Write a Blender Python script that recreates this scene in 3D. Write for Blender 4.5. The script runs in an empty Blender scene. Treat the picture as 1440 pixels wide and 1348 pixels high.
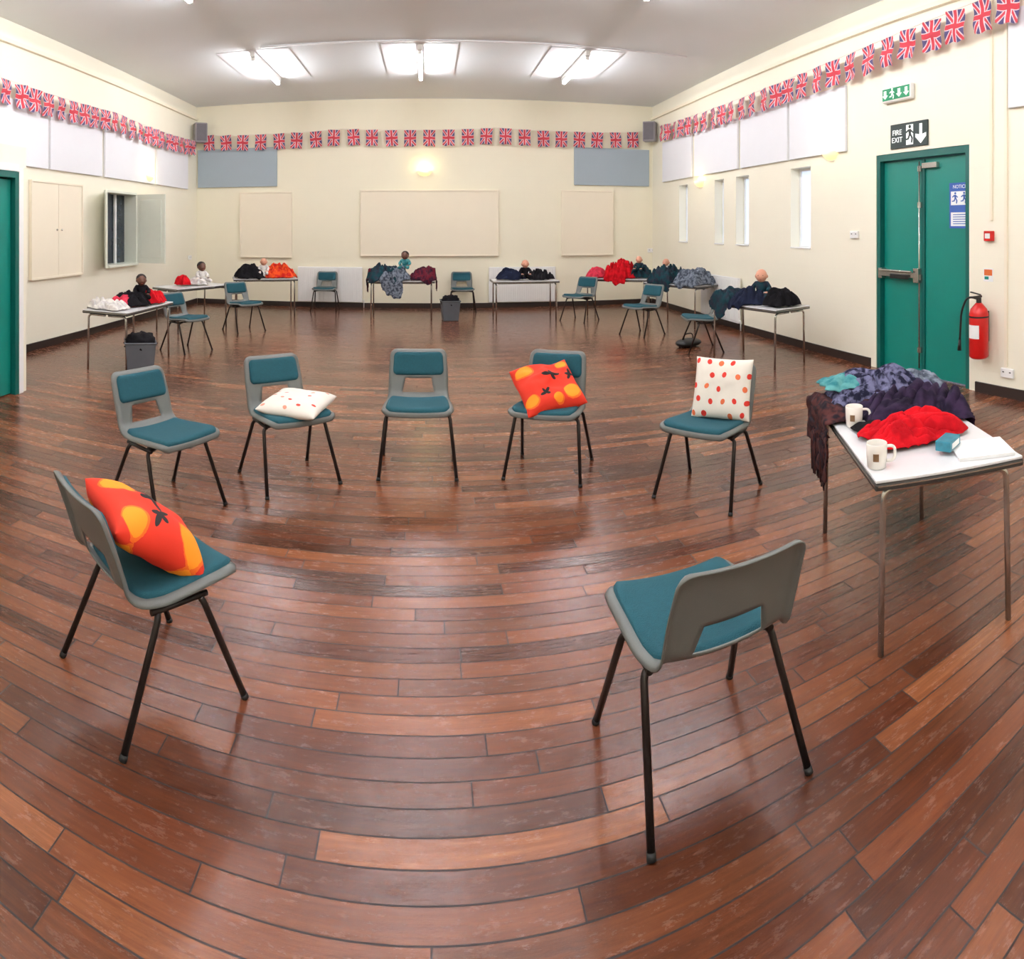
import bpy, bmesh, math, random
from mathutils import Vector, Matrix, noise, Euler
random.seed(4)
H=1.65; F=870.0; D=12.7; WL=4.95; WR=4.85; CH=4.3; HZ=320.0
scene=bpy.context.scene
COL=scene.collection
# ---------------------------------------------------------------- materials
def lin(c):
    return tuple(((x/255)/12.92 if x/255<=0.04045 else ((x/255+0.055)/1.055)**2.4) for x in c)
def M(nt,op,a,b=None,c=None):
    n=nt.nodes.new('ShaderNodeMath'); n.operation=op
    for i,v in enumerate((a,b,c)):
        if v is None: continue
        if isinstance(v,(int,float)): n.inputs[i].default_value=v
        else: nt.links.new(v,n.inputs[i])
    return n.outputs[0]
def newmat(name):
    m=bpy.data.materials.new(name); m.use_nodes=True
    nt=m.node_tree; return m,nt,nt.nodes['Principled BSDF']
def mix(nt,fac,a,b):
    n=nt.nodes.new('ShaderNodeMix'); n.data_type='RGBA'
    for i,v in ((0,fac),(6,a),(7,b)):
        if isinstance(v,(int,float)): n.inputs[i].default_value=v
        elif isinstance(v,tuple): n.inputs[i].default_value=(*v[:3],1)
        else: nt.links.new(v,n.inputs[i])
    return n.outputs[2]
def objco(nt):
    return nt.nodes.new('ShaderNodeTexCoord').outputs['Object']
def sep(nt,v):
    n=nt.nodes.new('ShaderNodeSeparateXYZ'); nt.links.new(v,n.inputs[0]); return n.outputs
def comb(nt,x,y,z):
    n=nt.nodes.new('ShaderNodeCombineXYZ')
    for i,v in enumerate((x,y,z)):
        if isinstance(v,(int,float)): n.inputs[i].default_value=v
        else: nt.links.new(v,n.inputs[i])
    return n.outputs[0]
def noisetex(nt,vec,scale,detail=3,rough=.5):
    n=nt.nodes.new('ShaderNodeTexNoise'); n.inputs['Scale'].default_value=scale
    n.inputs['Detail'].default_value=detail; n.inputs['Roughness'].default_value=rough
    if vec is not None: nt.links.new(vec,n.inputs['Vector'])
    return n.outputs['Fac']
def bump(nt,b,h,strength,dist=.01):
    n=nt.nodes.new('ShaderNodeBump'); n.inputs['Strength'].default_value=strength
    n.inputs['Distance'].default_value=dist; nt.links.new(h,n.inputs['Height'])
    nt.links.new(n.outputs[0],b.inputs['Normal'])
def mat(name,rgb,rough=.5,metal=0,var=.12,scale=12,bmp=0,emit=0,spec=.5,bscale=None):
    m,nt,b=newmat(name); c=lin(rgb)
    co=objco(nt); f=noisetex(nt,co,scale)
    d=tuple(max(0,x*(1-var)) for x in c); l=tuple(min(1,x*(1+var)) for x in c)
    o=mix(nt,f,d,l); nt.links.new(o,b.inputs['Base Color'])
    b.inputs['Roughness'].default_value=rough; b.inputs['Metallic'].default_value=metal
    b.inputs['Specular IOR Level'].default_value=spec
    if bmp:
        bump(nt,b,noisetex(nt,co,bscale or scale*6),bmp)
    if emit:
        nt.links.new(o,b.inputs['Emission Color']); b.inputs['Emission Strength'].default_value=emit
    return m
def wallmat(name,rgb,axis):
    m,nt,b=newmat(name); c=lin(rgb)
    x,y,z=sep(nt,objco(nt)); u=x if axis=='x' else y
    v=comb(nt,u,z,0)
    br=nt.nodes.new('ShaderNodeTexBrick'); nt.links.new(v,br.inputs['Vector'])
    br.inputs['Scale'].default_value=1; br.inputs['Brick Width'].default_value=.45; br.inputs['Row Height'].default_value=.225
    br.inputs['Mortar Size'].default_value=.005; br.inputs['Mortar Smooth'].default_value=.6
    n=noisetex(nt,v,1.3); 
    base=mix(nt,n,tuple(k*.96 for k in c),tuple(min(1,k*1.03) for k in c))
    o=mix(nt,M(nt,'MULTIPLY',br.outputs['Fac'],.05),base,tuple(k*.75 for k in c))
    nt.links.new(o,b.inputs['Base Color']); b.inputs['Roughness'].default_value=.55
    hh=M(nt,'ADD',M(nt,'MULTIPLY',br.outputs['Fac'],-.7),M(nt,'MULTIPLY',noisetex(nt,v,45),.15))
    bump(nt,b,hh,.12,.005)
    return m
def floormat():
    m,nt,b=newmat('wood_planks'); x,y,z=sep(nt,objco(nt)); RW=.084
    yy=M(nt,'DIVIDE',M(nt,'ADD',y,20),RW); row=M(nt,'FLOOR',yy); fy=M(nt,'FRACT',yy)
    def wn(v,dim):
        n=nt.nodes.new('ShaderNodeTexWhiteNoise'); n.noise_dimensions=dim
        nt.links.new(v,n.inputs['W' if dim=='1D' else 'Vector']); return n.outputs['Value'],n.outputs['Color']
    r1,_=wn(row,'1D')
    uu=M(nt,'ADD',M(nt,'DIVIDE',x,.95),M(nt,'MULTIPLY',r1,17.0)); col=M(nt,'FLOOR',uu); fx=M(nt,'FRACT',uu)
    pv,pc=wn(comb(nt,row,col,0),'2D'); 
    p=sep(nt,pc)
    ramp=nt.nodes.new('ShaderNodeValToRGB'); cr=ramp.color_ramp
    cols=[(0,(58,31,19)),(.3,(86,48,30)),(.6,(112,65,41)),(.85,(136,83,53)),(1,(164,110,71))]
    cr.elements[0].color=(*lin(cols[0][1]),1); cr.elements[1].color=(*lin(cols[-1][1]),1)
    for q,c in cols[1:-1]:
        e=cr.elements.new(q); e.color=(*lin(c),1)
    grain=noisetex(nt,comb(nt,M(nt,'MULTIPLY',x,3.0),M(nt,'MULTIPLY',y,80),M(nt,'MULTIPLY',pv,40)),1.0,6,.7)
    wear=noisetex(nt,comb(nt,M(nt,'MULTIPLY',x,7),M(nt,'MULTIPLY',y,28),M(nt,'MULTIPLY',pv,9)),1.0,8,.8)
    scuff=noisetex(nt,comb(nt,M(nt,'MULTIPLY',x,12),M(nt,'MULTIPLY',y,40),M(nt,'ADD',M(nt,'MULTIPLY',pv,9),30)),1.0,8,.8)
    big=noisetex(nt,comb(nt,x,y,0),.45,2)
    t=M(nt,'ADD',M(nt,'MULTIPLY',pv,.72),M(nt,'MULTIPLY',M(nt,'SUBTRACT',grain,.5),.9))
    t=M(nt,'ADD',t,M(nt,'MULTIPLY',M(nt,'SUBTRACT',big,.5),.4)); t=M(nt,'ADD',t,.12)
    nt.links.new(t,ramp.inputs[0])
    def mask(v,lo,k,amt): return M(nt,'MULTIPLY',M(nt,'MINIMUM',M(nt,'MAXIMUM',M(nt,'MULTIPLY',M(nt,'SUBTRACT',v,lo),k),0),1),amt)
    c1=mix(nt,mask(wear,.55,7,.48),ramp.outputs[0],lin((44,23,15)))
    c1=mix(nt,mask(scuff,.585,8,.2),c1,lin((176,124,84)))
    red=mix(nt,M(nt,'MULTIPLY',p[1],.14),c1,lin((124,50,28)))
    g1=M(nt,'LESS_THAN',M(nt,'MINIMUM',fy,M(nt,'SUBTRACT',1,fy)),.03)
    g2=M(nt,'LESS_THAN',M(nt,'MINIMUM',fx,M(nt,'SUBTRACT',1,fx)),.0026)
    gap=M(nt,'MAXIMUM',g1,g2)
    o=mix(nt,M(nt,'MULTIPLY',gap,.92),red,lin((18,9,7)))
    nt.links.new(o,b.inputs['Base Color'])
    ro=M(nt,'ADD',mask(scuff,.43,3.2,.36),.11); ro=M(nt,'ADD',ro,M(nt,'MULTIPLY',gap,.3))
    nt.links.new(ro,b.inputs['Roughness']); b.inputs['Specular IOR Level'].default_value=.58
    hh=M(nt,'ADD',M(nt,'MULTIPLY',gap,-1.2),M(nt,'MULTIPLY',scuff,.42)); hh=M(nt,'ADD',hh,M(nt,'MULTIPLY',p[2],.3))
    hh=M(nt,'ADD',hh,M(nt,'MULTIPLY',grain,.16))
    bump(nt,b,hh,.44,.004)
    return m
def emis(name,rgb,s):
    m,nt,b=newmat(name); c=lin(rgb)
    f=noisetex(nt,objco(nt),3); o=mix(nt,f,c,tuple(k*.96 for k in c))
    nt.links.new(o,b.inputs['Emission Color']); b.inputs['Emission Strength'].default_value=s
    b.inputs['Base Color'].default_value=(*c,1); return m
def motifs(name,base,items,rough=.8):
    """printed fabric: ellipses (cx,cy,rx,ry,angle,color) in the cushion's own plane"""
    m,nt,b=newmat(name); co=objco(nt)
    f=noisetex(nt,co,9); c=lin(base); cur=mix(nt,f,tuple(k*.86 for k in c),c)
    x,y,z=sep(nt,co)
    wob=M(nt,'MULTIPLY',M(nt,'SUBTRACT',noisetex(nt,co,38),.5),.4)
    for cx,cy,rx,ry,a,cc in items:
        ca,sa=math.cos(a),math.sin(a)
        dx=M(nt,'SUBTRACT',x,cx); dy=M(nt,'SUBTRACT',y,cy)
        u=M(nt,'DIVIDE',M(nt,'ADD',M(nt,'MULTIPLY',dx,ca),M(nt,'MULTIPLY',dy,sa)),rx)
        v=M(nt,'DIVIDE',M(nt,'SUBTRACT',M(nt,'MULTIPLY',dy,ca),M(nt,'MULTIPLY',dx,sa)),ry)
        r=M(nt,'ADD',M(nt,'ADD',M(nt,'MULTIPLY',u,u),M(nt,'MULTIPLY',v,v)),wob)
        cur=mix(nt,M(nt,'LESS_THAN',r,1.0),cur,lin(cc))
    nt.links.new(cur,b.inputs['Base Color']); b.inputs['Roughness'].default_value=rough
    bump(nt,b,noisetex(nt,co,250),.2,.002)
    return m
def cloth(name,rgb,rgb2=None,scale=14):
    m,nt,b=newmat(name); co=objco(nt)
    f=noisetex(nt,co,scale,4)
    r=M(nt,'MULTIPLY',M(nt,'SUBTRACT',f,.42),6); r=M(nt,'MINIMUM',M(nt,'MAXIMUM',r,0),1)
    o=mix(nt,r,lin(rgb),lin(rgb2) if rgb2 else tuple(k*.72 for k in lin(rgb)))
    nt.links.new(o,b.inputs['Base Color']); b.inputs['Roughness'].default_value=.9
    b.inputs['Specular IOR Level'].default_value=.15
    bump(nt,b,noisetex(nt,co,180),.3,.002); return m

mFLOOR=floormat()
mWB=wallmat('cream_painted_block_x',(246,240,217),'x'); mWS=wallmat('cream_painted_block_y',(246,241,222),'y')
mCEIL=mat('ceiling_paint',(236,241,244),.8,var=.03,scale=1)
mBASE=mat('dark_baseboard',(40,28,24),.5)
mSHELL=mat('grey_polypropylene',(98,101,98),.45,var=.05,scale=40,bmp=.1)
mPAD=mat('teal_upholstery',(10,74,86),.85,var=.18,scale=60,bmp=.4,bscale=300)
mLEG=mat('dark_steel_tube',(44,38,36),.32,.6)
mRUB=mat('black_rubber',(20,20,20),.7)
mCHR=mat('chrome_tube',(190,188,182),.22,.9,var=.04)
mTOP=mat('white_laminate',(222,222,224),.25,var=.03)
mEDGE=mat('dark_edge_band',(52,50,48),.4)
mGREEN=mat('green_door_paint',(0,122,110),.4,var=.05,scale=3)
mGREEND=mat('dark_green_paint',(0,90,82),.4,var=.05,scale=3)
mCREAM=mat('cream_board_paint',(246,236,214),.5,var=.02,scale=3)
mWHITEP=mat('white_acoustic_panel',(236,237,242),.75,var=.02,scale=3,bmp=.1)
mBLUEP=mat('pale_blue_panel',(166,180,190),.75,var=.03,scale=3,bmp=.1)
mWHITE=mat('white_enamel',(240,240,238),.35,var=.02)
mRADG=mat('radiator_groove',(190,190,188),.5)
mGREYP=mat('grey_speaker_plastic',(150,146,150),.5); mGRILL=mat('speaker_grille',(118,114,120),.7,bmp=.6,bscale=400)
mRED=mat('red_enamel',(200,22,20),.3,var=.05); mBLACK=mat('black_plastic',(22,22,22),.45)
mFR=mat('flag_red',(206,64,78),.75); mFW=mat('flag_white',(232,204,210),.75); mFB=mat('flag_blue',(84,76,120),.75)
mSTR=mat('bunting_cord',(235,225,215),.8)
mTUBE=emis('fluorescent_tube',(250,250,255),95)
mPANELC=mat('white_reflector',(238,238,240),.6,var=.01)
mLAMP=emis('lamp_glow',(255,240,190),4)
mDAY=emis('glowing_daylight_glass',(196,208,228),.62)  # window panes emit by themselves in place of daylight outside
mSIGNG=mat('sign_dark_green',(14,38,34),.4); mSIGNW=emis('sign_white',(240,245,240),.35); mSIGNGG=mat('sign_green',(0,140,90),.4)
mNOT=mat('notice_blue',(54,92,170),.5); mPAPER=mat('paper_white',(238,240,240),.7,var=.02)
mORANGE=mat('orange_sign',(220,110,50),.5)
mDARK=mat('painted_dim_interior',(70,78,86),.8); mSHUT=mat('pale_green_shutter',(222,226,212),.5,var=.03)  # dimness of the room behind the hatch is put into its dark wall colour
mGLZ=mat('blue_grey_glazing',(44,52,60),.25)  # opaque pane, coloured dark to read as the dark hatch opening
mMUG=mat('white_ceramic',(238,234,226),.2,var=.02); mMUGP=mat('mug_print',(120,90,60),.5)
mBIN=mat('grey_plastic_bin',(84,88,94),.5); 
mSKIN=mat('doll_pale_vinyl',(214,154,128),.5,var=.05); mSKIND=mat('doll_brown_vinyl',(96,58,42),.5,var=.05)
mHAIR=mat('doll_dark_hair',(30,22,20),.8,bmp=.6); mEYE=mat('doll_eye',(50,36,36),.3)
mLIP=mat('doll_lips',(180,96,88),.5)
cRED=cloth('red_knit',(200,18,30),(168,10,22)); cBLK=cloth('black_knit',(22,20,24)); cWHT=cloth('white_cotton',(232,228,222),(205,200,198))
cPUR=cloth('purple_print',(28,28,48),(104,104,132),26); cBRN=cloth('brown_scarf',(74,40,38),(30,24,32),22)
cPUR2=cloth('dark_plum_knit',(48,34,58),(28,20,38),12)
cTEAL=cloth('teal_cotton',(40,110,118),(90,150,150)); cORG=cloth('orange_red_cloth',(226,84,34),(190,30,30))
cNAVY=cloth('navy_cotton',(28,34,56)); cGREY=cloth('grey_check',(120,128,140),(60,66,78),22); cMAR=cloth('maroon_wool',(96,26,40),(50,24,40))
cPINK=cloth('pink_cotton',(214,60,82)); cDTEAL=cloth('dark_teal_wool',(22,58,66),(40,42,54))

# ---------------------------------------------------------------- mesh builder
class MB:
    def __init__(s): s.v=[]; s.f=[]; s.m=[]; s.s=[]; s.T=None
    def add(s,vs,fs,mi=0,sm=True):
        o=len(s.v)
        for p in vs:
            p=Vector(p)
            if s.T is not None: p=s.T@p
            s.v.append(p)
        for f in fs: s.f.append([i+o for i in f]); s.m.append(mi); s.s.append(sm)
        return s
    def box(s,c,d,mi=0,R=None):
        vs=[]
        for z in (-.5,.5):
            for y in (-.5,.5):
                for x in (-.5,.5):
                    p=Vector((x*d[0],y*d[1],z*d[2]))
                    if R is not None: p=R@p
                    vs.append(p+Vector(c))
        return s.add(vs,[(0,2,3,1),(4,5,7,6),(0,1,5,4),(2,6,7,3),(0,4,6,2),(1,3,7,5)],mi,False)
    def tube(s,path,r,n=12,mi=0,caps=True,rr=None):
        path=[Vector(p) for p in path]; k=len(path)
        t=(path[1]-path[0]).normalized(); up=Vector((0,0,1)) if abs(t.z)<.9 else Vector((1,0,0))
        nrm=t.cross(up).normalized(); vs=[]
        for i,p in enumerate(path):
            if i==0: t=path[1]-path[0]
            elif i==k-1: t=path[-1]-path[-2]
            else: t=(path[i+1]-p).normalized()+(p-path[i-1]).normalized()
            t.normalize(); nrm=(nrm-t*nrm.dot(t)).normalized(); b=t.cross(nrm)
            q=rr[i] if rr else r
            for j in range(n):
                a=2*math.pi*j/n; vs.append(p+nrm*math.cos(a)*q+b*math.sin(a)*q)
        fs=[(i*n+j,i*n+(j+1)%n,(i+1)*n+(j+1)%n,(i+1)*n+j) for i in range(k-1) for j in range(n)]
        s.add(vs,fs,mi,True)
        if caps:
            s.add(vs[:n],[tuple(range(n))[::-1]],mi,False); s.add(vs[-n:],[tuple(range(n))],mi,False)
        return s
    def lathe(s,prof,c=(0,0,0),n=28,mi=0,ph=0,sm=True):
        vs=[]; k=len(prof)
        for r,z in prof:
            for j in range(n):
                a=2*math.pi*j/n+ph; vs.append((c[0]+r*math.cos(a),c[1]+r*math.sin(a),c[2]+z))
        fs=[(i*n+j,i*n+(j+1)%n,(i+1)*n+(j+1)%n,(i+1)*n+j) for i in range(k-1) for j in range(n)]
        return s.add(vs,fs,mi,sm)
    def ball(s,c,r,n=20,m=14,mi=0,fn=None):
        vs=[];
        if isinstance(r,(int,float)): r=(r,r,r)
        for i in range(m+1):
            th=math.pi*i/m
            for j in range(n):
                a=2*math.pi*j/n; p=Vector((math.sin(th)*math.cos(a),math.sin(th)*math.sin(a),math.cos(th)))
                if fn: p=fn(p)
                vs.append((c[0]+p.x*r[0],c[1]+p.y*r[1],c[2]+p.z*r[2]))
        fs=[(i*n+j,(i+1)*n+j,(i+1)*n+(j+1)%n,i*n+(j+1)%n) for i in range(m) for j in range(n)]
        return s.add(vs,fs,mi,True)
    def mesh(s,name,mats):
        me=bpy.data.meshes.new(name); me.from_pydata([tuple(v) for v in s.v],[],s.f)
        for mm in mats: me.materials.append(mm)
        me.polygons.foreach_set('material_index',s.m); me.polygons.foreach_set('use_smooth',s.s)
        bm=bmesh.new(); bm.from_mesh(me); bmesh.ops.remove_doubles(bm,verts=bm.verts,dist=1e-5)
        bmesh.ops.recalc_face_normals(bm,faces=bm.faces); bm.to_mesh(me); bm.free(); me.update(); return me
def obj(name,me,parent=None,loc=(0,0,0),rot=(0,0,0),bevel=0,**kw):
    o=bpy.data.objects.new(name,me); COL.objects.link(o); o.location=loc; o.rotation_euler=rot
    if parent: o.parent=parent
    if bevel:
        b=o.modifiers.new('bevel','BEVEL'); b.width=bevel; b.segments=2; b.limit_method='ANGLE'; b.angle_limit=.9
    for k,v in kw.items(): o[k]=v
    return o
def part(name,mb,mats,parent,bevel=0,loc=(0,0,0),rot=(0,0,0),**kw):
    if not isinstance(mats,(list,tuple)): mats=[mats]
    return obj(name,mb.mesh(name,mats),parent,loc,rot,bevel,**kw)
def thing(name,label,cat,loc,rz=0,group=None,kind=None):
    e=obj(name,None,None,loc,(0,0,rz)); e.empty_display_size=.1
    e['label']=label
    if kind: e['kind']=kind
    else: e['category']=cat
    if group: e['group']=group
    return e
def copy_thing(root,loc,rz,label=None):
    def rec(o,par):
        c=o.copy(); COL.objects.link(c)
        if par is not None: c.parent=par; c.matrix_parent_inverse=o.matrix_parent_inverse.copy()
        for ch in list(o.children): rec(ch,c)
        return c
    r=rec(root,None); r.location=loc; r.rotation_euler=(0,0,rz)
    if label: r['label']=label
    return r
def fillet(pts,r,n=6):
    pts=[Vector(p) for p in pts]; out=[pts[0]]
    for i in range(1,len(pts)-1):
        a,b,c=pts[i-1],pts[i],pts[i+1]; d1=(a-b).normalized(); d2=(c-b).normalized()
        p=b+d1*r; q=b+d2*r
        for k in range(n+1):
            t=k/n; out.append(p*(1-t)**2+b*2*t*(1-t)+q*t*t)
    out.append(pts[-1]); return out
# ---------------------------------------------------------------- survey helpers (bearing/elevation to real positions)
def bearing(px): return (px-600)/F
def on_floor(px,py):
    t=bearing(px); d=F*H/(py-HZ); return Vector((d*math.sin(t),d*math.cos(t),0))
def on_wall(side,px,py):
    t=bearing(px)
    if side=='B': x,y,r=D*math.tan(t),D,0
    elif side=='R': x,y,r=WR,WR/math.tan(t),-math.pi/2
    else: x,y,r=-WL,WL/math.tan(-t),math.pi/2
    return Vector((x,y,H+(HZ-py)*math.hypot(x,y)/F)),r
def wall_rect(side,x0,x1,yt,yb):
    a,r=on_wall(side,x0,0); b,_=on_wall(side,x1,0); xm=(x0+x1)/2
    zt=on_wall(side,xm,yt)[0].z; zb=on_wall(side,xm,yb)[0].z
    c=(a+b)/2; w=(a.xy-b.xy).length
    return Vector((c.x,c.y,zb)),r,w,zt-zb
# ---------------------------------------------------------------- room shell
def wall_grid(name,axis,pos,thick,a0,a1,z0,z1,holes,m,label):
    A=sorted({a0,a1,*[h[0] for h in holes],*[h[1] for h in holes]}); Z=sorted({z0,z1,*[h[2] for h in holes],*[h[3] for h in holes]})
    def solid(i,j):
        if i<0 or j<0 or i>=len(A)-1 or j>=len(Z)-1: return False
        ca=(A[i]+A[i+1])/2; cz=(Z[j]+Z[j+1])/2
        return not any(h[0]<ca<h[1] and h[2]<cz<h[3] for h in holes)
    def P(a,z,t): return (a,pos+thick*t,z) if axis=='x' else (pos+thick*t,a,z)
    mb=MB()
    for i in range(len(A)-1):
        for j in range(len(Z)-1):
            if not solid(i,j): continue
            a,b,c,d=A[i],A[i+1],Z[j],Z[j+1]
            for t in (0,1): mb.add([P(a,c,t),P(b,c,t),P(b,d,t),P(a,d,t)],[(0,1,2,3)],0,False)
            for ok,e in ((solid(i-1,j),((a,c),(a,d))),(solid(i+1,j),((b,c),(b,d))),(solid(i,j-1),((a,c),(b,c))),(solid(i,j+1),((a,d),(b,d)))):
                if not ok: mb.add([P(*e[0],0),P(*e[1],0),P(*e[1],1),P(*e[0],1)],[(0,1,2,3)],0,False)
    o=part(name,mb,m,None); o['kind']='structure'; o['label']=label; return o
YF=-3.0
fl=part('floor',MB().box(((WR-WL)/2,(D+YF)/2,-.05),(WL+WR+.4,D-YF+.4,.1)),mFLOOR,None,kind='structure',label='worn varnished reddish brown wooden plank floor')
ce=part('ceiling',MB().box(((WR-WL)/2,(D+YF)/2,CH+.05),(WL+WR+.4,D-YF+.4,.1)),mCEIL,None,kind='structure',label='plain off-white painted flat ceiling')
def rng(px0,px1,side='R'):
    a=on_wall(side,px0,0)[0].y; b=on_wall(side,px1,0)[0].y; return min(a,b),max(a,b)
winpx=[(955,967),(1005,1018),(1035,1053),(1112,1140)]
holesR=[(*rng(a,b),1.36,2.48) for a,b in winpx]
dy0,dy1=rng(1232,1363)
holesR.append((dy0,dy1,0.0,2.5))
wall_grid('wall_back','x',D,.2,-WL,WR,0,CH,[],mWB,'cream painted blockwork end wall')
wall_grid('wall_right','y',WR,.25,YF,D,0,CH,holesR,mWS,'cream painted blockwork side wall with slit windows')
hy0,hy1=8.62,9.72; hz0,hz1=1.0,2.26
wall_grid('wall_left','y',-WL,-.25,YF,D,0,CH,[(hy0,hy1,hz0,hz1)],mWS,'cream painted side wall with serving hatch')
wall_grid('wall_front','x',YF,-.2,-WL,WR,0,CH,[],mWB,'cream painted wall behind the viewer')
LX=-3.78; LY=5.0; ly0,ly1=3.95,4.86
wall_grid('wall_lobby','y',LX,-.12,1.5,LY,0,2.42,[(ly0,ly1,0,2.2)],mWS,'low cream lobby wall around a green door')
part('wall_lobby_end',MB().box(((LX-.12-WL)/2,LY-.06,1.21),(WL+LX-.12-.002,.12,2.42)).box(((LX-.12-WL)/2,1.56,1.21),(WL+LX-.12-.002,.12,2.42)).box(((LX-WL)/2,(LY+1.5)/2,2.44),(WL+LX-.002,LY-1.5,.04)),mWS,None,kind='structure',label='end and roof of the low cream lobby')
def bb(name,pts,lbl):
    mb=MB()
    for c,s in pts: mb.box(c,s)
    part(name,mb,mBASE,None,kind='structure',label=lbl)
bl='thin dark brown baseboard'
bb('baseboard_back',[(((WR-WL)/2,D-.01,.05),(WL+WR-.05,.02,.1))],bl)
bb('baseboard_right',[((WR-.01,(D+dy1+.08)/2,.05),(.02,D-dy1-.1,.1)),((WR-.01,(YF+dy0-.08)/2,.05),(.02,dy0-.1-YF,.1))],bl)
bb('baseboard_left',[((-WL+.01,(D+LY)/2,.05),(.02,D-LY-.04,.1))],bl)
for nm,x in (('trim_1',WR-.03),('trim_2',-WL+.03)):
    part(nm,MB().box((x,(D+YF)/2,CH-.28),(.05,D-YF-.1,.05)),mCREAM,None,kind='structure',label='cream cable trunking high on the wall')
part('trim_3',MB().tube([(-2.4,8.72,CH-.015),(3.9,8.72,CH-.015)],.012),mPANELC,None,kind='structure',label='white conduit across the ceiling')
for i,h in enumerate(holesR[:4]):
    y0,y1,z0,z1=h; e=thing('window_%d'%(i+1),'tall narrow slit window with white frame','',(WR,(y0+y1)/2,z0),-math.pi/2,kind='structure')
    w=y1-y0; hh=z1-z0; mb=MB(); t=.035
    for s in (-1,1): mb.box((s*(w/2-t/2),.17,hh/2),(t,.05,hh))
    mb.box((0,.17,t/2),(w-2*t,.05,t)).box((0,.17,hh-t/2),(w-2*t,.05,t))
    part('frame',mb,mWHITE,e,.003)
    part('pane',MB().box((0,.175,hh/2),(w-2*t,.008,hh-2*t)),mDAY,e)
    part('sill',MB().box((0,.06,.01),(w-.004,.15,.02)),mWHITE,e,.003)
dw=dy1-dy0; e=thing('door_1','green double fire exit door with panic bar','',(WR,(dy0+dy1)/2,0),-math.pi/2,kind='structure')
mb=MB()
for s in (-1,1): mb.box((s*(dw/2-.03),.09,1.25),(.06,.16,2.5))
mb.box((0,.09,2.46),(dw-.12,.16,.08)); part('frame',mb,mGREEND,e,.004)
lw=(dw-.13)/2
for s in (-1,1):
    part('door_leaf',MB().box((s*(lw/2+.003),.1,1.215),(lw-.004,.05,2.4)),mGREEN,e,.004)
part('meeting_strip',MB().box((0,.065,1.21),(.05,.02,2.38)),mGREEND,e,.003)
mb=MB().tube([(-.03,.03,.1),(-.03,.03,2.38)],.01)
for z in (.3,1.1,1.9,2.3): mb.box((-.03,.05,z),(.05,.05,.06))
part('vertical_rod',mb,mCHR,e)
mb=MB().box((-.36,.02,1.12),(.6,.05,.06)).box((-.06,.04,1.12),(.08,.08,.16)).box((-.65,.04,1.12),(.06,.08,.12)).tube([(-.62,-.03,1.16),(-.1,-.03,1.16)],.014)
part('panic_bar',mb,mCHR,e,.004)
part('panic_pad',MB().box((-.3,-.02,1.1),(.28,.03,.05)),mBLACK,e,.003)
part('door_closer',MB().box((.12,.05,2.33),(.22,.05,.06)),mCHR,e,.003)
e=thing('door_2','green door set in a cream lobby frame','',(LX,(ly0+ly1)/2,0),math.pi/2,kind='structure'); w=ly1-ly0
mb=MB()
for s in (-1,1): mb.box((s*(w/2-.03),.03,1.1),(.06,.1,2.2))
mb.box((0,.03,2.17),(w-.12,.1,.06)); part('frame',mb,mGREEND,e,.004)
part('door_leaf',MB().box((0,.06,1.07),(w-.13,.045,2.12)),mGREEN,e,.004)
part('handle',MB().tube(fillet([(-.33,.04,1.05),(-.33,-.02,1.05),(-.2,-.02,1.05)],.015),.01),mCHR,e)
for nm,c,s in (('architrave_side',(w/2+.035,-.012,1.12),(.07,.02,2.24)),('architrave_top',(0,-.012,2.24),(w,.02,.07))):
    part(nm,MB().box(c,s),mWHITE,e,.003)
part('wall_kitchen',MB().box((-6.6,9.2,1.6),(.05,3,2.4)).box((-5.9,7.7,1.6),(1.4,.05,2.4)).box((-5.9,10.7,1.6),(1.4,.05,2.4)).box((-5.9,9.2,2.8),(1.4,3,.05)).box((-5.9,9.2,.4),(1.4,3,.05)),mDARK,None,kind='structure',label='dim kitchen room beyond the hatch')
e=thing('window_5','serving hatch opening with pale green wooden shutters','',(-WL,(hy0+hy1)/2,hz0),math.pi/2,kind='structure'); w=hy1-hy0; hh=hz1-hz0
mb=MB()
for s in (-1,1): mb.box((s*(w/2-.02),.1,hh/2),(.04,.28,hh-.002))
mb.box((0,.1,hh-.02),(w-.08,.28,.04)).box((0,.08,.02),(w-.08,.34,.04)); part('frame',mb,mSHUT,e,.003)
part('window_bar',MB().box((.1,.16,hh/2),(.04,.04,hh-.08)),mWHITE,e,.003)
part('glazing',MB().box((0,.2,hh/2),(w-.09,.01,hh-.09)),mGLZ,e)
sh=MB().box((.27,0,hh/2),(.54,.03,hh-.06)).box((.27,-.02,hh/2),(.4,.012,hh-.25))
part('shutter',sh,mSHUT,e,.003,loc=(-w/2,-.03,0),rot=(0,0,-2.6))
sh2=MB().box((-.27,0,hh/2),(.54,.03,hh-.06)).box((-.27,.02,hh/2),(.4,.012,hh-.25)).box((-.5,-.03,hh/2),(.02,.03,.1),1)
part('shutter',sh2,[mSHUT,mCHR],e,.003,loc=(w/2,-.03,0),rot=(0,0,1.62))
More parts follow.
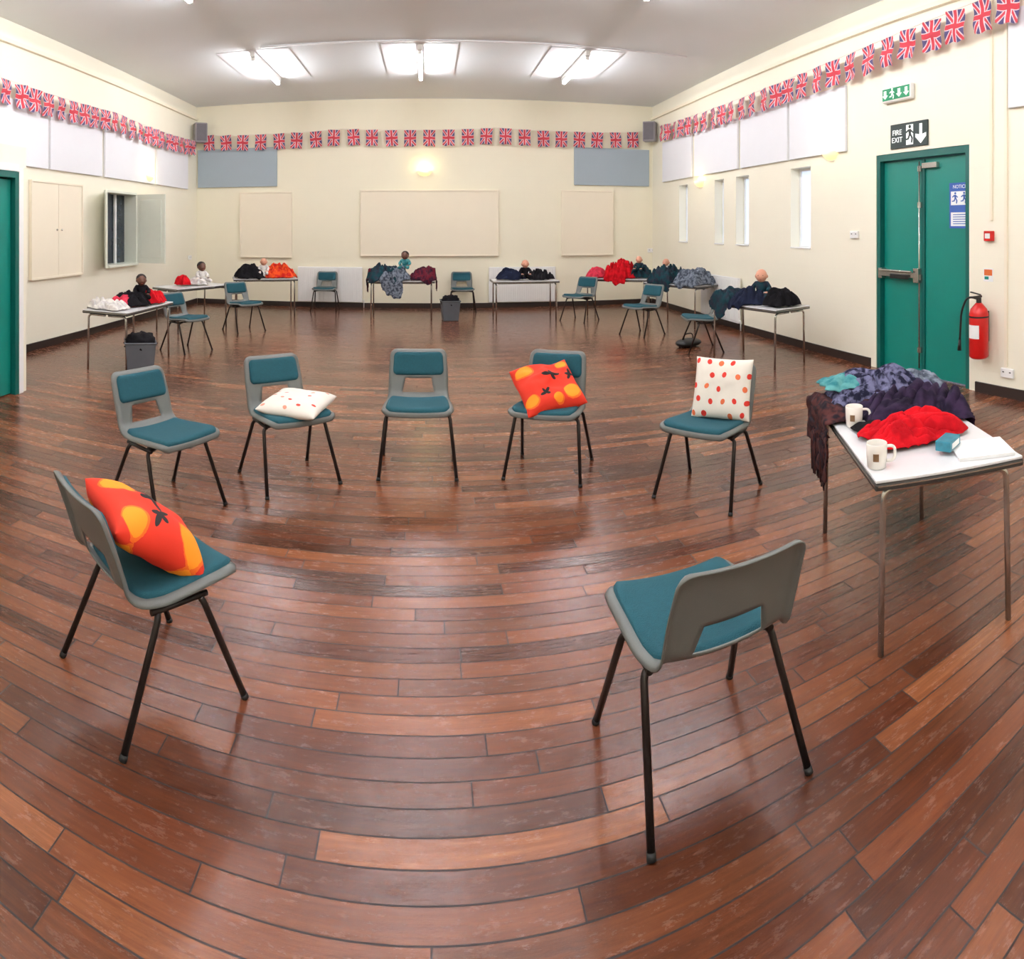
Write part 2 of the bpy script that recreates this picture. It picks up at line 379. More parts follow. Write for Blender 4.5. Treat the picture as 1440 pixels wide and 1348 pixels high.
# ---------------------------------------------------------------- wall items
def panel(side,x0,x1,yt,yb,m,name,label,cat,th=.04,seam=0,group=None,z=None,knobs=False):
    c,r,w,h=wall_rect(side,x0,x1,yt,yb)
    if z: c.z=z[0]; h=z[1]-z[0]
    e=thing(name,label,cat,c,r,group)
    part('board',MB().box((0,-th/2-.004,h/2),(w,th,h)),m,e,.005)
    if seam:
        th+=.004
        mb=MB(); t=.03
        for s in (-1,1): mb.box((s*(w/2-t/2),-th-.006,h/2),(t,.012,h))
        mb.box((0,-th-.006,t/2),(w-2*t,.012,t)).box((0,-th-.006,h-t/2),(w-2*t,.012,t))
        for k in range(1,seam): mb.box((-w/2+w*k/seam,-th-.004,h/2),(.012,.006,h-2*t))
        part('frame',mb,mCREAM if m is mCREAM else mWHITE,e,.003)
    if knobs:
        for s in (-1,1): part('knob',MB().ball((s*.06,-th-.018,h/2),.015,10,8),mCHR,e)
    return e
gp='acoustic panels on side walls'
for x0,x1 in ((934,975),(979,1040),(1044,1110),(1113,1192)):
    panel('R',x0,x1,0,0,mWHITEP,'acoustic_panel','white fabric acoustic panel high on the side wall','wall panel',group=gp,z=(2.6,3.42))
panel('R',1421,1470,0,0,mWHITEP,'acoustic_panel','white acoustic panel beyond the fire exit','wall panel',group=gp,z=(2.8,3.75))
for x0,x1 in ((-60,65),(68,141),(145,215),(218,262)):
    panel('L',x0,x1,0,0,mWHITEP,'acoustic_panel','white fabric acoustic panel above the boards','wall panel',group=gp,z=(2.46,3.3))
panel('B',279,390,209,263,mBLUEP,'acoustic_panel','pale blue acoustic panel on the end wall','wall panel')
panel('B',807,912,209,261,mBLUEP,'acoustic_panel','pale blue acoustic panel on the end wall','wall panel')
panel('B',338,411,270,362,mCREAM,'wall_board','small cream painted board on the end wall','board',seam=1)
panel('B',507,701,267,360,mCREAM,'wall_board','wide cream shuttered board on the end wall','board',seam=1)
panel('B',789,862,268,359,mCREAM,'wall_board','small cream painted board on the end wall','board',seam=1)
panel('L',40,113,256,390,mCREAM,'wall_cupboard','cream wall cupboard with two small knobs','cupboard',seam=2,knobs=True)
def radiator(c,r,w,h,label):
    e=thing('radiator',label,'radiator',c,r)
    part('panel',MB().box((0,-.07,h/2),(w,.05,h)),mWHITE,e,.008)
    mb=MB(); n=int(w/.045)
    for i in range(n): mb.box((-w/2+.03+i*(w-.06)/(n-1),-.098,h/2),(.022,.008,h-.08))
    part('fins',mb,mWHITE,e,.003); 
    for s in (-1,1): part('bracket',MB().box((s*w*.35,-.023,h*.7),(.04,.045,.1)),mRADG,e)
    part('pipe',MB().tube(fillet([(w/2-.01,-.06,.04),(w/2+.03,-.06,.04),(w/2+.03,-.06,-c.z+.005)],.015),.01),mWHITE,e)
for side,x0,x1,t,b in (('B',420,510,377,424),('B',687,780,376,424),('R',992,1045,383,425)):
    c,r,w,h=wall_rect(side,x0,x1,t,b); c.z=.12; radiator(c,r,w,.72,'long white panel radiator under the wall boards')
mLAMPS=emis('lamp_shade_glow',(255,232,170),.6)
def wall_lamp(side,px,py,power):
    c,r=on_wall(side,px,py); e=thing('wall_lamp','half-bowl wall uplighter glowing warm yellow','lamp',c,r,'wall uplighters')
    mb=MB(); n=16; prof=[(.03,-.07),(.09,-.05),(.13,-.01),(.15,.04)]; vs=[]
    for rr,z in prof:
        for j in range(n+1):
            a=math.pi*j/n; vs.append((rr*math.cos(a),-rr*math.sin(a)*.8-.006,z))
    fs=[(i*(n+1)+j,i*(n+1)+j+1,(i+1)*(n+1)+j+1,(i+1)*(n+1)+j) for i in range(3) for j in range(n)]
    mb.add(vs,fs); o=part('lamp_shade',mb,mLAMPS,e); o.modifiers.new('s','SOLIDIFY').thickness=.004
    part('bulb',MB().ball((0,-.06,.01),.026,12,10),mLAMP,e)
    part('wall_plate',MB().box((0,-.004,-.02),(.1,.008,.12)),mWHITE,e)
    l=bpy.data.lights.new('lamp_light','POINT'); l.energy=power; l.color=(1,.84,.42); l.shadow_soft_size=.05
    lo=bpy.data.objects.new('lamp_light',l); COL.objects.link(lo); lo.parent=e; lo.location=(0,-.16,.1)
wall_lamp('B',597,243,2.6); wall_lamp('R',1170,218,1.6); wall_lamp('R',986,258,1.4); wall_lamp('L',207,250,3)
def speaker(x,y,z,r):
    e=thing('wall_speaker','grey box loudspeaker bracketed high in the corner','speaker',(x,y,z),r)
    part('cabinet',MB().box((0,0,.2),(.27,.22,.42)),mGREYP,e,.02)
    part('grille',MB().box((0,-.117,.2),(.22,.012,.36)),mGRILL,e,.004)
    part('bracket',MB().tube([(0,.11,.2),(0,.24,.2)],.015),mBLACK,e)
speaker(-WL+.2,D-.3,3.48,.6); speaker(WR-.18,D-.32,3.5,-.6)
def text_mesh(body,size,m,parent,loc,rot=(math.pi/2,0,0),ext=.002,align='CENTER',name='lettering'):
    cu=bpy.data.curves.new('t','FONT'); cu.body=body; cu.size=size; cu.extrude=ext; cu.align_x=align; cu.align_y='CENTER'
    to=bpy.data.objects.new('t',cu); COL.objects.link(to); bpy.context.view_layer.update()
    me=bpy.data.meshes.new_from_object(to.evaluated_get(bpy.context.evaluated_depsgraph_get()))
    bpy.data.objects.remove(to); me.materials.clear(); me.materials.append(m)
    return obj(name,me,parent,loc,rot)
def poly(mb,pts,y,mi=0,th=.003):
    n=len(pts); vs=[(x,y,z) for x,z in pts]+[(x,y-th,z) for x,z in pts]
    mb.add(vs,[tuple(range(n)),tuple(range(n,2*n))[::-1]]+[(i,(i+1)%n,n+(i+1)%n,n+i) for i in range(n)],mi,False)
def runman(mb,cx,cz,s,y,mi=0):
    P=lambda l:[(cx+a*s,cz+b*s) for a,b in l]
    poly(mb,P([(.02+.1*math.cos(k*.7854),.42+.1*math.sin(k*.7854)) for k in range(8)]),y,mi)
    poly(mb,P([(-.1,.28),(.1,.3),(.12,.02),(-.04,-.02)]),y,mi)
    poly(mb,P([(.08,.28),(.32,.1),(.27,.04),(.06,.18)]),y,mi); poly(mb,P([(-.1,.28),(-.32,.14),(-.3,.06),(-.06,.18)]),y,mi)
    poly(mb,P([(.0,.02),(.12,.02),(.26,-.2),(.2,-.46),(.11,-.44),(.14,-.2)]),y,mi); poly(mb,P([(-.04,.02),(.06,-.02),(-.06,-.26),(-.34,-.3),(-.34,-.22),(-.14,-.18)]),y,mi)
c,r,w,h=wall_rect('R',1254,1306,172,207)
e=thing('fire_exit_sign','dark green fire exit sign with white lettering and down arrow','sign',c,r)
part('sign_board',MB().box((0,-.01,h/2),(w,.02,h)),mSIGNG,e,.003)
text_mesh('FIRE',.085,mSIGNW,e,(-w*.31,-.0215,h*.64)); text_mesh('EXIT',.085,mSIGNW,e,(-w*.31,-.0215,h*.34))
mb=MB(); poly(mb,[(-.035,h*.1),(.075,h*.1),(.075,h*.9),(-.035,h*.9)],-.0205,0,.001); runman(mb,.02,h*.5,h*.75,-.0216,1)
part('running_figure',mb,[mSIGNW,mSIGNG],e)
ax=w*.33; mb=MB(); poly(mb,[(ax-.02,h*.88),(ax+.02,h*.88),(ax+.02,h*.45),(ax+.08,h*.5),(ax+.08,h*.36),(ax,h*.1),(ax-.08,h*.36),(ax-.08,h*.5),(ax-.02,h*.45)],-.0205)
part('arrow',mb,mSIGNW,e)
c,r,w,h=wall_rect('R',1246,1287,121,143)
e=thing('emergency_light','white emergency exit light with green pictograms','light',c,r)
part('housing',MB().box((0,-.035,h/2),(w,.07,h)),mWHITE,e,.02)
mb=MB().box((0,-.072,h/2),(w*.92,.004,h*.75)); part('diffuser',mb,mSIGNGG,e,.001)
for k in range(4):
    mb=MB()
    x=(-.36+.24*k)*w
    if k==1: runman(mb,x,h/2,h*.7,-.075)
    else: poly(mb,[(x-.02,h*.75),(x+.02,h*.75),(x+.02,h*.45),(x+.045,h*.45),(x,h*.22),(x-.045,h*.45),(x-.02,h*.45)],-.075)
    part('pictogram',mb,mSIGNW,e)
c,r,w,h=wall_rect('R',1328,1359,256,321)
c.x=WR+.073; e=thing('door_notice','blue and white safety notice on the green door','sign',c,r)
part('paper',MB().box((0,-.001,h/2),(w*.95,.002,h)),mNOT,e)
text_mesh('NOTICE',.052,mPAPER,e,(0,-.003,h*.91),ext=.0005)
for q in (.66,.2): part('white_panel',MB().box((0,-.003,h*q),(w*.8,.001,h*.3)),mPAPER,e)
for k in (-1,1):
    mb=MB(); runman(mb,k*w*.2,h*.66,h*.26,-.004); part('pictogram',mb,mNOT,e)
for k in range(5): part('text_line',MB().box((0,-.004,h*(.1+.05*k)),(w*.6,.001,.008)),mNOT,e)
c,r=on_wall('R',1393,338); e=thing('fire_alarm_call_point','small red break-glass fire alarm call point','alarm',c,r)
part('housing',MB().box((0,-.025,.045),(.1,.05,.1)),mRED,e,.006); part('glass',MB().box((0,-.052,.045),(.06,.004,.05)),mWHITE,e)
c,r=on_wall('R',1390,395); e=thing('extinguisher_sign','small orange and white instruction sign','sign',c,r)
mb=MB().box((0,-.002,.06),(.12,.004,.13)).box((0,-.005,.085),(.1,.002,.06),1).box((-.02,-.005,.03),(.05,.002,.03),2); part('plate',mb,[mPAPER,mORANGE,mGREEN],e)
c,r=on_wall('R',1388,500); c.x-=.13; e=thing('fire_extinguisher','red fire extinguisher with black hose on wall bracket','fire extinguisher',c,r)
R=.096
part('cylinder',MB().lathe([(0,.0),(R*.8,0),(R,.02),(R,.43),(R*.85,.48),(R*.45,.525),(.03,.54),(0,.54)]),mRED,e)
part('valve',MB().lathe([(0,.535),(.026,.535),(.026,.59),(0,.59)],n=16).box((0,-.03,.6),(.03,.13,.02)).box((0,-.05,.635),(.026,.15,.012),R=Euler((-.25,0,0)).to_matrix()),mBLACK,e,.003)
lb=[(( R+.0015)*math.sin(a),-(R+.0015)*math.cos(a),z) for z in (.2,.33) for a in [-.7+.175*k for k in range(9)]]
part('label_panel',MB().add(lb,[(k,k+1,k+10,k+9) for k in range(8)]),mPAPER,e)
part('hose',MB().tube(fillet([(0,0,.575),(-.12,-.03,.6),(-.2,-.03,.45),(-.22,-.03,.15)],.07),.011).tube([(-.22,-.03,.16),(-.225,-.03,.05)],.016,rr=[.012,.022]),mBLACK,e)
part('bracket',MB().box((0,.11,.3),(.06,.03,.3)).tube([(0,0,.4),(0,0,.415)],R+.004,28,caps=False),mBLACK,e)
for px,z0 in ((1395,1.72),(1416,.3)):
    c,r=on_wall('R',px,300); zt=CH-.31; part('trim_4' if px==1395 else 'trim_5',MB().box((WR-.0125,c.y,(zt+z0)/2),(.025,.03,zt-z0)),mCREAM,None,.002,kind='structure',label='vertical cream cable conduit')
def socket(side,px,py,label='white double electrical socket'):
    c,r=on_wall(side,px,py); e=thing('wall_socket',label,'socket',c,r)
    part('plate',MB().box((0,-.015,0),(.15,.03,.09)),mWHITE,e,.006)
    for s in (-1,1): part('pin_slot',MB().box((s*.04,-.031,.01),(.02,.002,.01)),mBLACK,e)
socket('R',1418,524); socket('B',925-10,352); socket('L',266,362,'white light switch on cream wall'); socket('R',1203,330,'white light switch on cream wall')
# ---------------------------------------------------------------- bunting
def flag_mesh(k):
    W,Hh=.27,.36; n=36; vs=[];fs=[];mi=[]
    for j in range(n+1):
        for i in range(n+1):
            u=i/n*2-1; v=j/n*2-1
            vs.append((u*W/2, .014*math.sin(u*3+k)*(1-v)*.7+.014*math.sin(v*4+k*2), -(1-v)/2*Hh+.006*math.sin(u*5+k)*(1-v)))
    for j in range(n):
        for i in range(n):
            u=((i+.5)/n*2-1); v=((j+.5)/n*2-1)
            a=abs(u)*W/2; b=abs(v)*Hh/2; dd=abs(a*Hh/W-b)/math.hypot(Hh/W,1)
            if a<.026 or b<.026: c=0
            elif a<.04 or b<.04: c=1
            elif dd<.013: c=0
            elif dd<.029: c=1
            else: c=2
            mi.append(c); fs.append((j*(n+1)+i,j*(n+1)+i+1,(j+1)*(n+1)+i+1,(j+1)*(n+1)+i))
    me=bpy.data.meshes.new('flag'); me.from_pydata(vs,[],fs)
    for m in (mFR,mFW,mFB): me.materials.append(m)
    me.polygons.foreach_set('material_index',mi); me.polygons.foreach_set('use_smooth',[True]*len(fs)); me.update(); return me
FM=[flag_mesh(k) for k in range(4)]
def bunting(p0,p1,n,sag,label,segs,sc=1,jit=.14):
    p0=Vector(p0);p1=Vector(p1); e=thing('flag_bunting',label,'bunting',p0,0); d=p1-p0; ang=math.atan2(d.y,d.x)
    def pt(t):
        q=(t*segs)%1; return d*t+Vector((0,0,-sag*4*q*(1-q)))
    part('cord',MB().tube([pt(i/120) for i in range(121)],.005,6),mSTR,e)
    for i in range(n):
        t=(i+.5)/n
        o=obj('flag',FM[i%4],e,pt(t)+Vector((0,0,-.004)),(random.uniform(-.05,.05),random.uniform(-.09,.09),ang+random.uniform(-jit,jit)))
        o.scale=(sc,sc,sc)
bl='string of small union jack flags along the wall'
bunting((-WL+.12,D-.1,3.66),(WR-.3,D-.1,3.72),24,.05,'string of small union jack flags across the end wall',3,.9)
bunting((WR-.13,D-.7,3.76),(WR-.13,2.6,3.98),28,.17,bl,1,.88,.22)
bunting((-WL+.13,D-.4,3.50),(-WL+.13,5.2,3.53),23,.05,bl,2,.84,.22)
# ---------------------------------------------------------------- ceiling lights
e0=None
def ceil_light(x,y):
    global e0
    if e0 is None:
        e=thing('ceiling_light','fluorescent batten light under white ceiling reflector panel','light',(x,y,CH),0,'fluorescent ceiling lights')
        part('reflector_panel',MB().box((0,0,-.005),(1.12,1.75,.006)),mPANELC,e)
        mb=MB().box((0,0,-.05),(.07,1.7,.08)); part('housing',mb,mWHITE,e,.004)
        for s in (-1,1): part('end_cap',MB().box((0,s*.8,-.11),(.06,.03,.07)),mWHITE,e,.003)
        part('tube',MB().tube([(0,-.78,-.125),(0,.78,-.125)],.024,14),mTUBE,e)
        e0=e
    else: copy_thing(e0,(x,y,CH),0)
for y in (9.75,5.62,1.9,-1.5):
    for x in (-2.58,-.10,2.38):
        ceil_light(x,y)
# ---------------------------------------------------------------- chair
def catmull(P,n=14):
    P=[Vector(p) for p in P]; Q=[P[0]*2-P[1]]+P+[P[-1]*2-P[-2]]; out=[]
    for i in range(1,len(Q)-2):
        a,b,c,d=Q[i-1:i+3]
        for k in range(n):
            t=k/n; out.append(.5*((2*b)+(c-a)*t+(2*a-5*b+4*c-d)*t*t+(3*b-a-3*c+d)*t**3))
    out.append(P[-1]); return out
prof=catmull([(-.235,.424),(-.20,.441),(-.08,.432),(.07,.418),(.15,.425),(.197,.462),(.220,.525),(.250,.615),(.278,.69),(.302,.755)])
cum=[0]
for a,b in zip(prof,prof[1:]): cum.append(cum[-1]+(b-a).length)
LEN=cum[-1]
def PS(v):
    v=max(0,min(LEN,v)); 
    for i in range(len(prof)-1):
        if cum[i+1]>=v: break
    t=(v-cum[i])/(cum[i+1]-cum[i]); p=prof[i].lerp(prof[i+1],t)
    a=prof[max(0,i-1)]; b=prof[min(len(prof)-1,i+2)]; T=(b-a).normalized(); return p,Vector((-T.y,T.x))
def interp(x,tab):
    for (a,b),(c,d) in zip(tab,tab[1:]):
        if x<=c: return b+(d-b)*max(0,(x-a))/(c-a)
    return tab[-1][1]
def hw(v): return interp(v,[(0,.228),(.08,.238),(.3,.234),(.4,.217),(.47,.21),(.6,.21),(LEN,.202)])
def cshell(v,x,off):
    p,n=PS(v); w=hw(v); t=x/w; curve=.018*t*t
    q=p+n*(off+curve); return Vector((x,q.x,q.y))
def rc(v,r):
    e=min(v,LEN-v)
    return 0 if e>=r else r-math.sqrt(max(0,r*r-(r-e)**2))
zv=[0,.004,.010,.018,.03,.045,.06]
o0,o1=.452,.555
vv=zv+[.06+(o0-.06)*k/14 for k in range(1,15)]+[o0+(o1-o0)*k/5 for k in range(1,6)]+[o1+(LEN-.06-o1)*k/8 for k in range(1,9)]+[LEN-z for z in zv[::-1]][1:]
cz=[0,.006,.014,.026]
mb=MB(); vs=[]; NX=0
inner=[-1,-.84,-.72,-.6,-.45,-.3,-.15,0,.15,.3,.45,.6,.72,.84,1]
for v in vv:
    W=hw(v)-rc(v,.05); wi=W-.036
    k=(v-(o0+o1)/2)/((o1-o0)/2); wid=1-.10*max(-1,min(1,k)) if abs(k)<1.6 else 1
    xs=[-W+z for z in cz]+[wi*(a if abs(a)>.8 else a*wid) for a in inner]+[W-z for z in cz[::-1]]
    NX=len(xs)
    for x in xs:
        ed=min(v,LEN-v,W-abs(x)); k=max(0,1-ed/.02); off=-.02*k*k
        vs.append(cshell(v,x,off))
fs=[]
i0=min(range(len(vv)),key=lambda i:abs(vv[i]-o0)); i1=min(range(len(vv)),key=lambda i:abs(vv[i]-o1))
for i in range(len(vv)-1):
    for j in range(NX-1):
        if i0<=i<i1 and 7<=j<NX-8: continue
        fs.append((i*NX+j,i*NX+j+1,(i+1)*NX+j+1,(i+1)*NX+j))
mb.add(vs,fs); shell_me=mb.mesh('seat_shell',[mSHELL])
def pad(v0,v1,wfac,th,r=.035):
    mb=MB(); n=18; vs=[]; L=v1-v0
    vl=[0,.003,.01,.02,.035]; rows=vl+[.035+(L-.07)*k/10 for k in range(1,10)]+[L-z for z in vl[::-1]]
    for a in rows:
        e=min(a,L-a); red=0 if e>=r else r-math.sqrt(max(0,r*r-(r-e)**2)); W=hw(v0+a)*wfac-red
        cs=[0,.003,.01,.022]; xs=[-W+z for z in cs]+[(W-.022)*(k/7) for k in range(-6,7)]+[W-z for z in cs[::-1]]
        for x in xs:
            ed=min(a,L-a,W-abs(x)); q=max(0,min(1,ed/.022)); vs.append(cshell(v0+a,x,.002+th*math.sqrt(1-(1-q)**2)))
    N=len(xs); R=len(rows)
    fs=[(i*N+j,i*N+j+1,(i+1)*N+j+1,(i+1)*N+j) for i in range(R-1) for j in range(N-1)]
    mb.add(vs,fs); return mb.mesh('pad',[mPAD])
seat_pad=pad(.018,.40,.90,.022); back_pad=pad(o1+.02,LEN-.022,.88,.018)
def legpath(sx,sy):
    return fillet([(sx*.256,sy*.24,.0),(sx*.215,sy*.085,.385),(sx*.12,sy*.075,.398)],.03)
def make_chair(label):
    e=thing('stacking_chair',label,'chair',(0,0,0),0,'teal padded stacking chairs')
    o=obj('shell',shell_me,e); s=o.modifiers.new('s','SOLIDIFY'); s.thickness=.006; s.offset=-1
    obj('seat_pad',seat_pad,e); obj('back_pad',back_pad,e)
    for sx in (-1,1):
        for sy in (-1,1):
            p=legpath(sx,sy); a=p[0]; b=p[1]
            l=part('leg',MB().tube([a.lerp(b,.02)]+p[1:],.0115,12),mLEG,e)
            part('foot_cap',MB().tube([a+Vector((0,0,.001)),a.lerp(b,.05)],.0132,12),mRUB,l)
    mb=MB()
    for sy in (-1,1): mb.tube([(-.205,sy*.075,.398),(.205,sy*.075,.398)],.0115,10)
    for sx in (-1,1): mb.tube([(sx*.205,-.11,.392),(sx*.205,.11,.392)],.0105,10)
    part('under_frame',mb,mLEG,e)
    return e
CH_LIST=[
 ((-.06,4.26),0,'empty grey plastic chair with teal pads, in the circle'),
 ((-.90,3.97),38,'grey chair with teal pads holding a white spotted cushion'),
 ((-1.50,3.36),64,'empty grey plastic chair with teal pads, turned sideways'),
 ((.83,4.13),-24,'grey chair with teal pads holding an orange cushion'),
 ((1.70,3.47),-52,'grey chair with teal pads holding upright white spotted cushion'),
 ((-.975,2.03),145,'grey teal-padded chair, orange floral cushion, seen from its side'),
 ((.82,1.755),182,'grey chair with teal pads, its dark back and slot facing viewer'),
]
def fp(px,py): v=on_floor(px,py); return (v.x,v.y)
far='teal padded grey chair standing beside a side table'
CH_LIST+=[(fp(262,492),66,far),(fp(343,464),48,far),((-2.02,12.2),0,'teal padded grey chair standing against a white radiator'),(fp(650,437),0,'teal padded grey chair between two tables'),
 (fp(815,450),-48,far),(fp(903,470),-62,far),(fp(986,492),-100,far)]
ch0=make_chair('x'); CHAIRS=[]
for i,((x,y),a,l) in enumerate(CH_LIST):
    if i==0: c=ch0; c.location=(x,y,0); c.rotation_euler=(0,0,math.radians(a)); c['label']=l
    else: c=copy_thing(ch0,(x,y,0),math.radians(a),l)
    CHAIRS.append(c)
def MX(e): return Matrix.Translation(e.location)@Euler(e.rotation_euler).to_matrix().to_4x4()
# ---------------------------------------------------------------- cushions
def cushion(label,m,chair,lloc,tilt,spin=0,roll=0,yaw=0,size=.42,th=.14,bend=0,crumple=.006):
    n=40; mb=MB(); vs=[]; 
    for sgn in (1,-1):
        for j in range(n+1):
            for i in range(n+1):
                a=i/n*2-1; b=j/n*2-1
                a=math.copysign(1-(1-abs(a))**1.4,a); b=math.copysign(1-(1-abs(b))**1.4,b)
                k=1-.07*(1-b*b)-.03*b*b*a*a ; k2=1-.07*(1-a*a)-.03*b*b*a*a
                x=a*size/2*k; y=b*size/2*k2
                en=(1-a**4)*(1-b**4)
                z=sgn*(th/2*en**.55)+crumple*noise.noise(Vector((x*9,y*9,sgn*3)))*en
                rg=1-abs(noise.noise(Vector((x*7+4,y*11,sgn*2+1))))*3
                z+=sgn*crumple*.5*max(0,rg)*en
                z+=bend*((x/size)**2+(y/size)**2*.5)+crumple*1.5*noise.noise(Vector((x*5,y*5,9)))
                vs.append((x,y,z))
    N=n+1; fs=[]
    for s in range(2):
        o=s*N*N
        for j in range(n):
            for i in range(n): fs.append((o+j*N+i,o+j*N+i+1,o+(j+1)*N+i+1,o+(j+1)*N+i))
    mb.add(vs,fs); me=mb.mesh('cushion',[m]); o=obj('cushion',me); R=math.radians
    o.matrix_world=MX(chair)@Matrix.Translation(lloc)@Matrix.Rotation(R(yaw),4,'Z')@Matrix.Rotation(R(tilt),4,'X')@Matrix.Rotation(R(roll),4,'Y')@Matrix.Rotation(R(spin),4,'Z')
    o['label']=label; o['category']='cushion'; return o
random.seed(9)
dots=[];dots2=[]
for j in range(5):
    for i in range(5):
        if (i*3+j*2)%7==6: continue
        x=-.16+.08*i+(.02 if j%2 else -.01)+random.uniform(-.008,.008); y=-.16+.08*j+random.uniform(-.008,.008)
        dots.append((x,y,.0145+random.uniform(-.002,.004),.018,random.uniform(-.6,.6),(206,44,30) if (i+j)%3 else (214,104,60)))
        if (i+2*j)%3: dots2.append((x,y,.011,.015,random.uniform(-.6,.6),(206,62,46) if (i+j)%2 else (216,140,116)))
mDOT=motifs('white_spotted_fabric',(234,228,216),dots); mDOT2=motifs('white_faded_spot_fabric',(236,230,220),dots2)
Y=(250,146,18);O2=(240,104,18);K=(22,12,14)
def floral(name,fr,lv):
    flo=[]
    for cx,cy,s,an in fr:
        flo+=[(cx,cy,.060*s,.054*s,an,O2),(cx-.004,cy+.004,.052*s,.046*s,an,Y)]
    for cx,cy,an,sz in lv:
        for q,l in ((.3,.040),(1.5,.028),(2.9,.036),(-1.0,.022)):
            a=an+q; l*=sz; flo.append((cx+math.cos(a)*l*.85,cy+math.sin(a)*l*.85,l,.012*sz+.002,a,K))
    return motifs(name,(226,48,20),flo)
mFLO=floral('orange_floral_fabric',((-.125,.125,1.1,.2),(.135,-.115,1.1,.6),(-.155,-.135,.8,0),(.15,.14,.8,.5),(.02,-.16,.6,0)),((.03,.03,0,1),(-.05,-.1,.6,.7),(.17,.03,1.2,.7)))
mFLO2=floral('orange_fruit_fabric',((.10,.115,1.25,.2),(-.13,-.12,1.2,.6),(.155,-.12,1.1,0),(-.14,.13,.9,.5)),((.0,.02,.2,1.2),(.10,-.02,1.6,.8),(-.10,.03,2.4,.8)))
cushion('white cushion with red dots lying flat on chair seat',mDOT2,CHAIRS[1],(.035,-.05,.505),4,spin=40,roll=-3,size=.42,th=.105)
cushion('orange cushion with black leaf print slumped on chair',mFLO,CHAIRS[3],(-.01,-.01,.572),32,spin=28,roll=8,yaw=4,size=.43,th=.13,crumple=.03,bend=-.03)
cushion('square white cushion with red dots propped upright',mDOT,CHAIRS[4],(.045,.11,.625),72,yaw=8,size=.395,th=.11)
cushion('orange red floral cushion leaning on chair back',mFLO2,CHAIRS[5],(.0,.02,.580),34,spin=6,yaw=-14,size=.41,th=.15,bend=-.05,crumple=.012)
# ---------------------------------------------------------------- tables
def make_table(w,l,h,label,name='folding_table'):
    e=thing(name,label,'table',(0,0,0),0,'folding tables with metal legs')
    part('table_top',MB().box((0,0,h-.006),(w-.006,l-.006,.012)),mTOP,e,.003)
    mb=MB().box((0,0,h-.027),(w,l,.028)); part('edge_band',mb,mEDGE,e,.006)
    mb=MB()
    for s in (-1,1): mb.box((0,s*(l/2+.001),h-.022),(w-.02,.004,.005)).box((s*(w/2+.001),0,h-.022),(.004,l-.02,.005))
    part('metal_trim',mb,mCHR,e)
    for sx in (-1,1):
        for sy in (-1,1):
            p=fillet([(sx*(w/2-.04),sy*(l/2-.06),.0),(sx*(w/2-.05),sy*(l/2-.06),h-.058),(sx*.02,sy*(l/2-.06),h-.058)],.05)
            part('leg',MB().tube(p,.0125,12),mCHR,e)
    for s in (-1,1): part('under_rail',MB().box((s*(w/2-.1),0,h-.05),(.025,l-.2,.02)),mCHR,e)
    return e
TH=.70
T={}
T['near']=make_table(.64,1.12,TH,'white topped folding table with chrome legs, piled with clothes and mugs')
T['near'].location=(2.06,2.11,0); T['near'].rotation_euler=(0,0,math.radians(-24.5))
tb=make_table(.6,1.2,TH,'folding side table with thin metal legs, toys and clothes on top')
def far_table(key,px,py,rz,first=False,xy=None):
    v=on_floor(px,py) if xy is None else Vector((*xy,0))
    if first: o=tb; o.location=v; o.rotation_euler=(0,0,math.radians(rz))
    else: o=copy_thing(tb,v,math.radians(rz))
    T[key]=o
far_table('a',183,510,-2,True); far_table('b',270,461,-25); far_table('c',372,442,-70); far_table('d',565,447,90); far_table('e',737,447,90)
far_table('f',870,442,58); far_table('g',957,455,25); far_table('h',1066,505,14)
DIM={k:(.30,.60) for k in T}; DIM['near']=(.32,.56)
def table_frame(k): return MX(T[k])@Matrix.Translation((0,0,TH))
